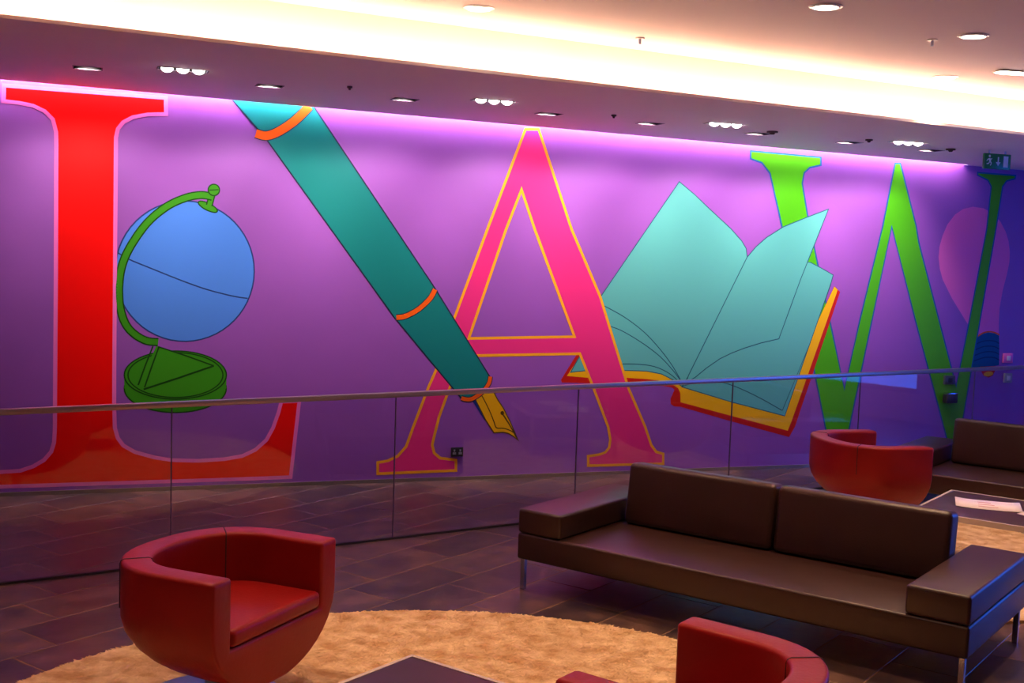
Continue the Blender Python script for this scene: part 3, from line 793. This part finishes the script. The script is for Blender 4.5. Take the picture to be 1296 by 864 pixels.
rest = from_bm('tile_field', bm, M['tile'], floor); rest['kind'] = 'stuff'

# ------------------------------------------------------------------ glass balustrade
G0 = Vector((-1.523, 7.390, 0)); DG = Vector((0.840, 0.542, 0)).normalized(); NG = Vector((DG.y, -DG.x, 0))
RG = math.atan2(DG.y, DG.x)
bal = empty('glass_balustrade', G0, RG)
tag(bal, 'frameless glass balustrade with slim metal handrail in front of the mural', 'railing')
JN = [-5.1, -3.62, -2.11, -0.603, 0.905, 2.413, 3.953, 5.468, 7.06, 8.05]
for a_, b_ in zip(JN, JN[1:]):
    box('glass_pane', (a_ + .003, -.007, .014), (b_ - .003, .007, .965), M['glass'], bal)
box('handrail', (JN[0], -.021, .965), (JN[-1], .021, 1.0), M['rail'], bal, .006, 2)
box('base_channel', (JN[0], -.012, 0.0), (JN[-1], .012, .014), M['basech'], bal)
for a_ in JN[1:-1]:
    box('joint_seal', (a_ - .0025, -.0055, .014), (a_ + .0025, .0055, .965), M['seal'], bal)

# ------------------------------------------------------------------ rugs
def rug(name, c, R_, label, n_tuft):
    e = empty(name, (c[0], c[1], 0)); tag(e, label, 'rug')
    bm_ = bmesh.new(); cyl(bm_, (0, 0), R_, 0.0, 0.016, 96); from_bm('backing', bm_, M['rug'], e, 40)
    r = R_ * np.sqrt(rng.random(n_tuft)); a_ = rng.random(n_tuft) * 2 * np.pi
    x, y = r * np.cos(a_), r * np.sin(a_)
    h = 0.003 + 0.003 * rng.random(n_tuft); w_ = 0.009 + .005 * rng.random(n_tuft); th = rng.random(n_tuft) * 2 * np.pi
    # clumps lean together
    fx = np.sin(x * 9 + np.sin(y * 7) * 2) * .006; fy = np.cos(y * 8 + np.sin(x * 6) * 2) * .006
    la = rng.random(n_tuft) * 2 * np.pi; lr = .018 + .006 * rng.random(n_tuft); lx = fx + lr * np.cos(la); ly = fy + lr * np.sin(la)
    th = la + np.pi / 2
    vv = np.zeros((n_tuft, 3, 3))
    vv[:, 0] = np.c_[x - w_ * np.cos(th), y - w_ * np.sin(th), np.full(n_tuft, .014)]
    vv[:, 1] = np.c_[x + w_ * np.cos(th), y + w_ * np.sin(th), np.full(n_tuft, .014)]
    vv[:, 2] = np.c_[x + lx, y + ly, .014 + h]
    me = bpy.data.meshes.new('pile')
    me.vertices.add(n_tuft * 3); me.vertices.foreach_set('co', vv.reshape(-1))
    me.loops.add(n_tuft * 3); me.loops.foreach_set('vertex_index', np.arange(n_tuft * 3, dtype=np.int32))
    me.polygons.add(n_tuft); me.polygons.foreach_set('loop_start', np.arange(0, n_tuft * 3, 3, dtype=np.int32))
    me.update(calc_edges=True); me.validate(); me.materials.append(M['rug'])
    o = link('pile', me, e); o['kind'] = 'stuff'
    return e
rug('round_rug', (-0.241, 4.239), 2.056, 'large round tan shag rug under the front red chairs', 150000)
q = uv(2.7, 7.85); rug('round_rug', (q.x, q.y), 1.5, 'round tan rug under the far coffee table', 60000)

# ------------------------------------------------------------------ sofas (local x along the length, y towards the back)
def make_sofa():
    e = empty('sofa', (0, 0, 0))
    L2, D2 = 1.28, 0.53
    def part(name, lo, hi, bev, segs=4, puff=0.0, mtx=None):
        bm_ = bmesh.new(); rbox(bm_, lo, hi, bev, segs, mtx)
        return from_bm(name, bm_, M['leather'], e, 50)
    part('seat', (-L2, -D2, .183), (L2, D2, .337), .016)
    for sx in (-1, 1):
        x0, x1 = sorted((sx * L2, sx * (L2 - .30)))
        part('armrest', (x0, -D2, .338), (x1, D2, .481), .020)
    tilt = Matrix.Translation((0, .10, .342)) @ Matrix.Rotation(math.radians(-7), 4, 'X')
    for x0, x1 in ((-0.945, 0.014), (0.026, 0.985)):
        part('back_cushion', (x0, 0, 0), (x1, .15, .375), .034, 5, 0, tilt)
    for sx in (-1, 1):
        for sy in (-1, 1):
            x, y = sx * (L2 - .03), sy * (D2 - .035)
            bm_ = bmesh.new(); rbox(bm_, (x - .014, y - .014, 0), (x + .014, y + .014, .183), .002, 1)
            from_bm('leg', bm_, M['chrome'], e)
    return e
sofa = make_sofa()
q = uv(2.705, 6.05); sofa.location = q; sofa.rotation_euler = (0, 0, RU)
tag(sofa, 'long dark brown leather sofa on chrome legs in the foreground', 'sofa', 'brown leather sofas')
q = uv(1.87, 9.86); dup(sofa, q, RU, 'brown leather sofa against the balustrade at the far right')

# ------------------------------------------------------------------ red tub chairs (local +y = front)
def make_chair():
    e = empty('tub_chair', (0, 0, 0))
    W2, T, YF, YC, DB, ZT, ZS, ZB = 0.435, 0.12, 0.33, 0.06, 0.38, 0.66, 0.37, 0.148
    na = 28
    def curve(w_, db):
        pts = [(w_, YF), (w_, (YF + YC) / 2)]
        pts += [(w_ * math.copysign(abs(math.cos(t)) ** .86, math.cos(t)), YC - db * math.sin(t) ** .86) for t in np.linspace(0, math.pi, na)]
        pts += [(-w_, (YF + YC) / 2), (-w_, YF)]
        return pts
    outer_c, inner_c = curve(W2, DB), curve(W2 - T, DB - T)
    n_ = len(outer_c)
    def kz(z):
        t = max(0.0, min(1.0, (0.45 - z) / (0.45 - ZB + .004)))
        return math.sqrt(max(0.0, 1 - t ** 2.0))
    low = [ZB, .154, .164, .178, .198, .225, .26, .31, ZS]
    high = [ZS, .43, .50, .57, .63, ZT]
    bm_ = bmesh.new()
    def oring(z):
        k_ = kz(z)
        return [bm_.verts.new((x * k_, YF + (y - YF) * (0.25 + 0.75 * k_), z)) for x, y in outer_c]
    O = [oring(z) for z in low[:-1] + high]
    I = [[bm_.verts.new((x, y, z)) for x, y in inner_c] for z in high]
    nl = len(low) - 1
    for r0, r1 in zip(O, O[1:]):
        for j in range(n_ - 1): bm_.faces.new((r0[j], r0[j + 1], r1[j + 1], r1[j]))
    bm_.faces.new(O[0])
    for i in range(nl): bm_.faces.new((O[i][0], O[i + 1][0], O[i + 1][-1], O[i][-1]) if i + 1 < nl else (O[i][0], O[nl][0], I[0][0], I[0][-1], O[nl][-1], O[i][-1]))
    for r0, r1 in zip(I, I[1:]):
        for j in range(n_ - 1): bm_.faces.new((r1[j], r1[j + 1], r0[j + 1], r0[j]))
    bm_.faces.new(I[0])
    for j in range(n_ - 1): bm_.faces.new((O[-1][j], O[-1][j + 1], I[-1][j + 1], I[-1][j]))
    for i in range(len(high) - 1):
        bm_.faces.new((O[nl + i][0], O[nl + i + 1][0], I[i + 1][0], I[i][0])); bm_.faces.new((I[i][-1], I[i + 1][-1], O[nl + i + 1][-1], O[nl + i][-1]))
    bmesh.ops.recalc_face_normals(bm_, faces=bm_.faces)
    be = [ed for ed in bm_.edges if ed.is_manifold and ed.calc_face_angle(0) > math.radians(48)]
    bmesh.ops.bevel(bm_, geom=be, offset=.016, segments=3, profile=0.5, affect='EDGES')
    shell = from_bm('shell', bm_, M['redlea'], e, 50)
    # seat cushion
    sc = [(x * .985, y if y < YF - .01 else YF + .004) for x, y in inner_c]
    bm_ = bmesh.new()
    b0 = [bm_.verts.new((x, y, ZS + .002)) for x, y in sc]; t0 = [bm_.verts.new((x, y, ZS + .078)) for x, y in sc]
    bm_.faces.new(list(reversed(b0))); bm_.faces.new(t0)
    for j in range(n_):
        k_ = (j + 1) % n_; bm_.faces.new((b0[j], b0[k_], t0[k_], t0[j]))
    bmesh.ops.recalc_face_normals(bm_, faces=bm_.faces)
    be = [ed for ed in bm_.edges if ed.calc_face_angle(0) > math.radians(50)]
    bmesh.ops.bevel(bm_, geom=be, offset=.024, segments=4, profile=0.5, affect='EDGES')
    from_bm('seat_cushion', bm_, M['redlea'], e, 60)
    # two seams where the arms meet the back
    for sx in (-1, 1):
        ts = math.radians(43); cx_, cy_ = math.cos(ts) ** .86, math.sin(ts) ** .86
        o_ = Vector((sx * W2 * cx_, YC - DB * cy_)); i_ = Vector((sx * (W2 - T) * cx_, YC - (DB - T) * cy_))
        d_ = (o_ - i_).normalized()
        P_ = lambda p, k_, z: (p.x + d_.x * k_, p.y + d_.y * k_, z)
        tube('seam', [P_(i_, -.001, ZS + .08), P_(i_, -.001, ZT - .016), P_(i_, .004, ZT - .0045), P_(i_, .016, ZT + .0006), P_(o_, -.016, ZT + .0006),
                      P_(o_, -.004, ZT - .0045), P_(o_, .001, ZT - .016), P_(o_, .001, .46)], .0028, M['seam'], shell, 6)
    # swivel base
    bm_ = bmesh.new(); cyl(bm_, (0, 0), .035, .03, ZB + .02, 20); from_bm('column', bm_, M['chrome'], e, 40)
    bm_ = bmesh.new(); cyl(bm_, (0, 0), .30, 0, .012, 48); cyl(bm_, (0, 0), .298, .012, .03, 48, .05); from_bm('base_plate', bm_, M['steel'], e, 30)
    return e
RUG_T = 0.0215
def face_rz(fx, fy): return math.atan2(fy, fx) - math.pi / 2
ch = make_chair()
ch.location = (-1.227, 4.93, RUG_T); ch.rotation_euler = (0, 0, face_rz(.915, -.404))
tag(ch, 'red leather tub chair facing right at the left of the round rug', 'chair', 'red leather tub chairs')
dup(ch, (0.69, 3.69, RUG_T), face_rz(-.79, .61), 'red leather tub chair cut off by the bottom edge, near the sofa')
dup(ch, (2.58, 8.62, RUG_T), face_rz(.97, .24), 'red leather tub chair seen from behind beside the far sofa')

# ------------------------------------------------------------------ coffee tables (local x along -U, y along V)
def make_table():
    e = empty('coffee_table', (0, 0, 0))
    hx, hy, z = .46, .43, .40
    box('table_top', (-hx + .018, -hy + .018, z - .028), (hx - .018, hy - .018, z - .001), M['tabletop'], e, .002)
    bm_ = bmesh.new()
    for lo, hi in (((-hx, -hy, z - .035), (hx, -hy + .017, z)), ((-hx, hy - .017, z - .035), (hx, hy, z)),
                   ((-hx, -hy + .017, z - .035), (-hx + .017, hy - .017, z)), ((hx - .017, -hy + .017, z - .035), (hx, hy - .017, z))):
        rbox(bm_, lo, hi)
    from_bm('edge_frame', bm_, M['tedge'], e)
    for sx in (-1, 1):
        for sy in (-1, 1):
            x, y = sx * (hx - .02), sy * (hy - .02)
            bm_ = bmesh.new(); rbox(bm_, (x - .016, y - .016, 0), (x + .016, y + .016, z - .036), .002, 1); from_bm('leg', bm_, M['tedge'], e)
    return e
tb = make_table()
q = uv(2.92 - .46, 3.38 - .43, RUG_T); tb.location = q; tb.rotation_euler = (0, 0, RU)
tag(tb, 'dark low coffee table with pale metal edge on the front rug', 'table', 'coffee tables')
q2 = uv(2.34 - .46, 8.36 - .43, RUG_T); dup(tb, q2, RU, 'dark low coffee table with papers between the two sofas')

# papers on the far table
def paper(name, u, v, hx, hy, rz, z, label, curl):
    n_ = 8; vv, ff = [], []
    for i in range(n_ + 1):
        for j in (0, 1):
            x = -hx + 2 * hx * i / n_; y = (-hy, hy)[j]
            vv.append((x, y, curl * max(0, abs(x) / hx - .4) ** 2 + .0004))
    for i in range(n_): ff.append((2 * i, 2 * i + 2, 2 * i + 3, 2 * i + 1))
    e = empty(name, uv(u, v, z), RU + rz); tag(e, label, 'paper', 'papers on the far coffee table')
    o = mesh('sheet', vv, ff, M['paper'], e, True)
    md = o.modifiers.new('thickness', 'SOLIDIFY'); md.thickness = .0012; md.offset = 1
    tx = []
    for r_ in range(3):
        y = -hy * .5 + r_ * hy * .45
        tx.append(((-hx * .3, y, .0021), (hx * (.3 - .1 * r_), y, .0021), (hx * (.3 - .1 * r_), y + hy * .12, .0021), (-hx * .3, y + hy * .12, .0021)))
    mesh('printed_lines', [p_ for t_ in tx for p_ in t_], [tuple(range(4 * i, 4 * i + 4)) for i in range(3)], M['ink'], e)
    return e
ZTB = .40 + RUG_T + .0005
paper('leaflet', 2.00, 8.00, .20, .15, .30, ZTB, 'white leaflet at the left of the papers on the far table', .02)
paper('leaflet', 1.60, 7.93, .15, .15, -.2, ZTB + .006, 'white leaflet at the right of the papers on the far table', .015)
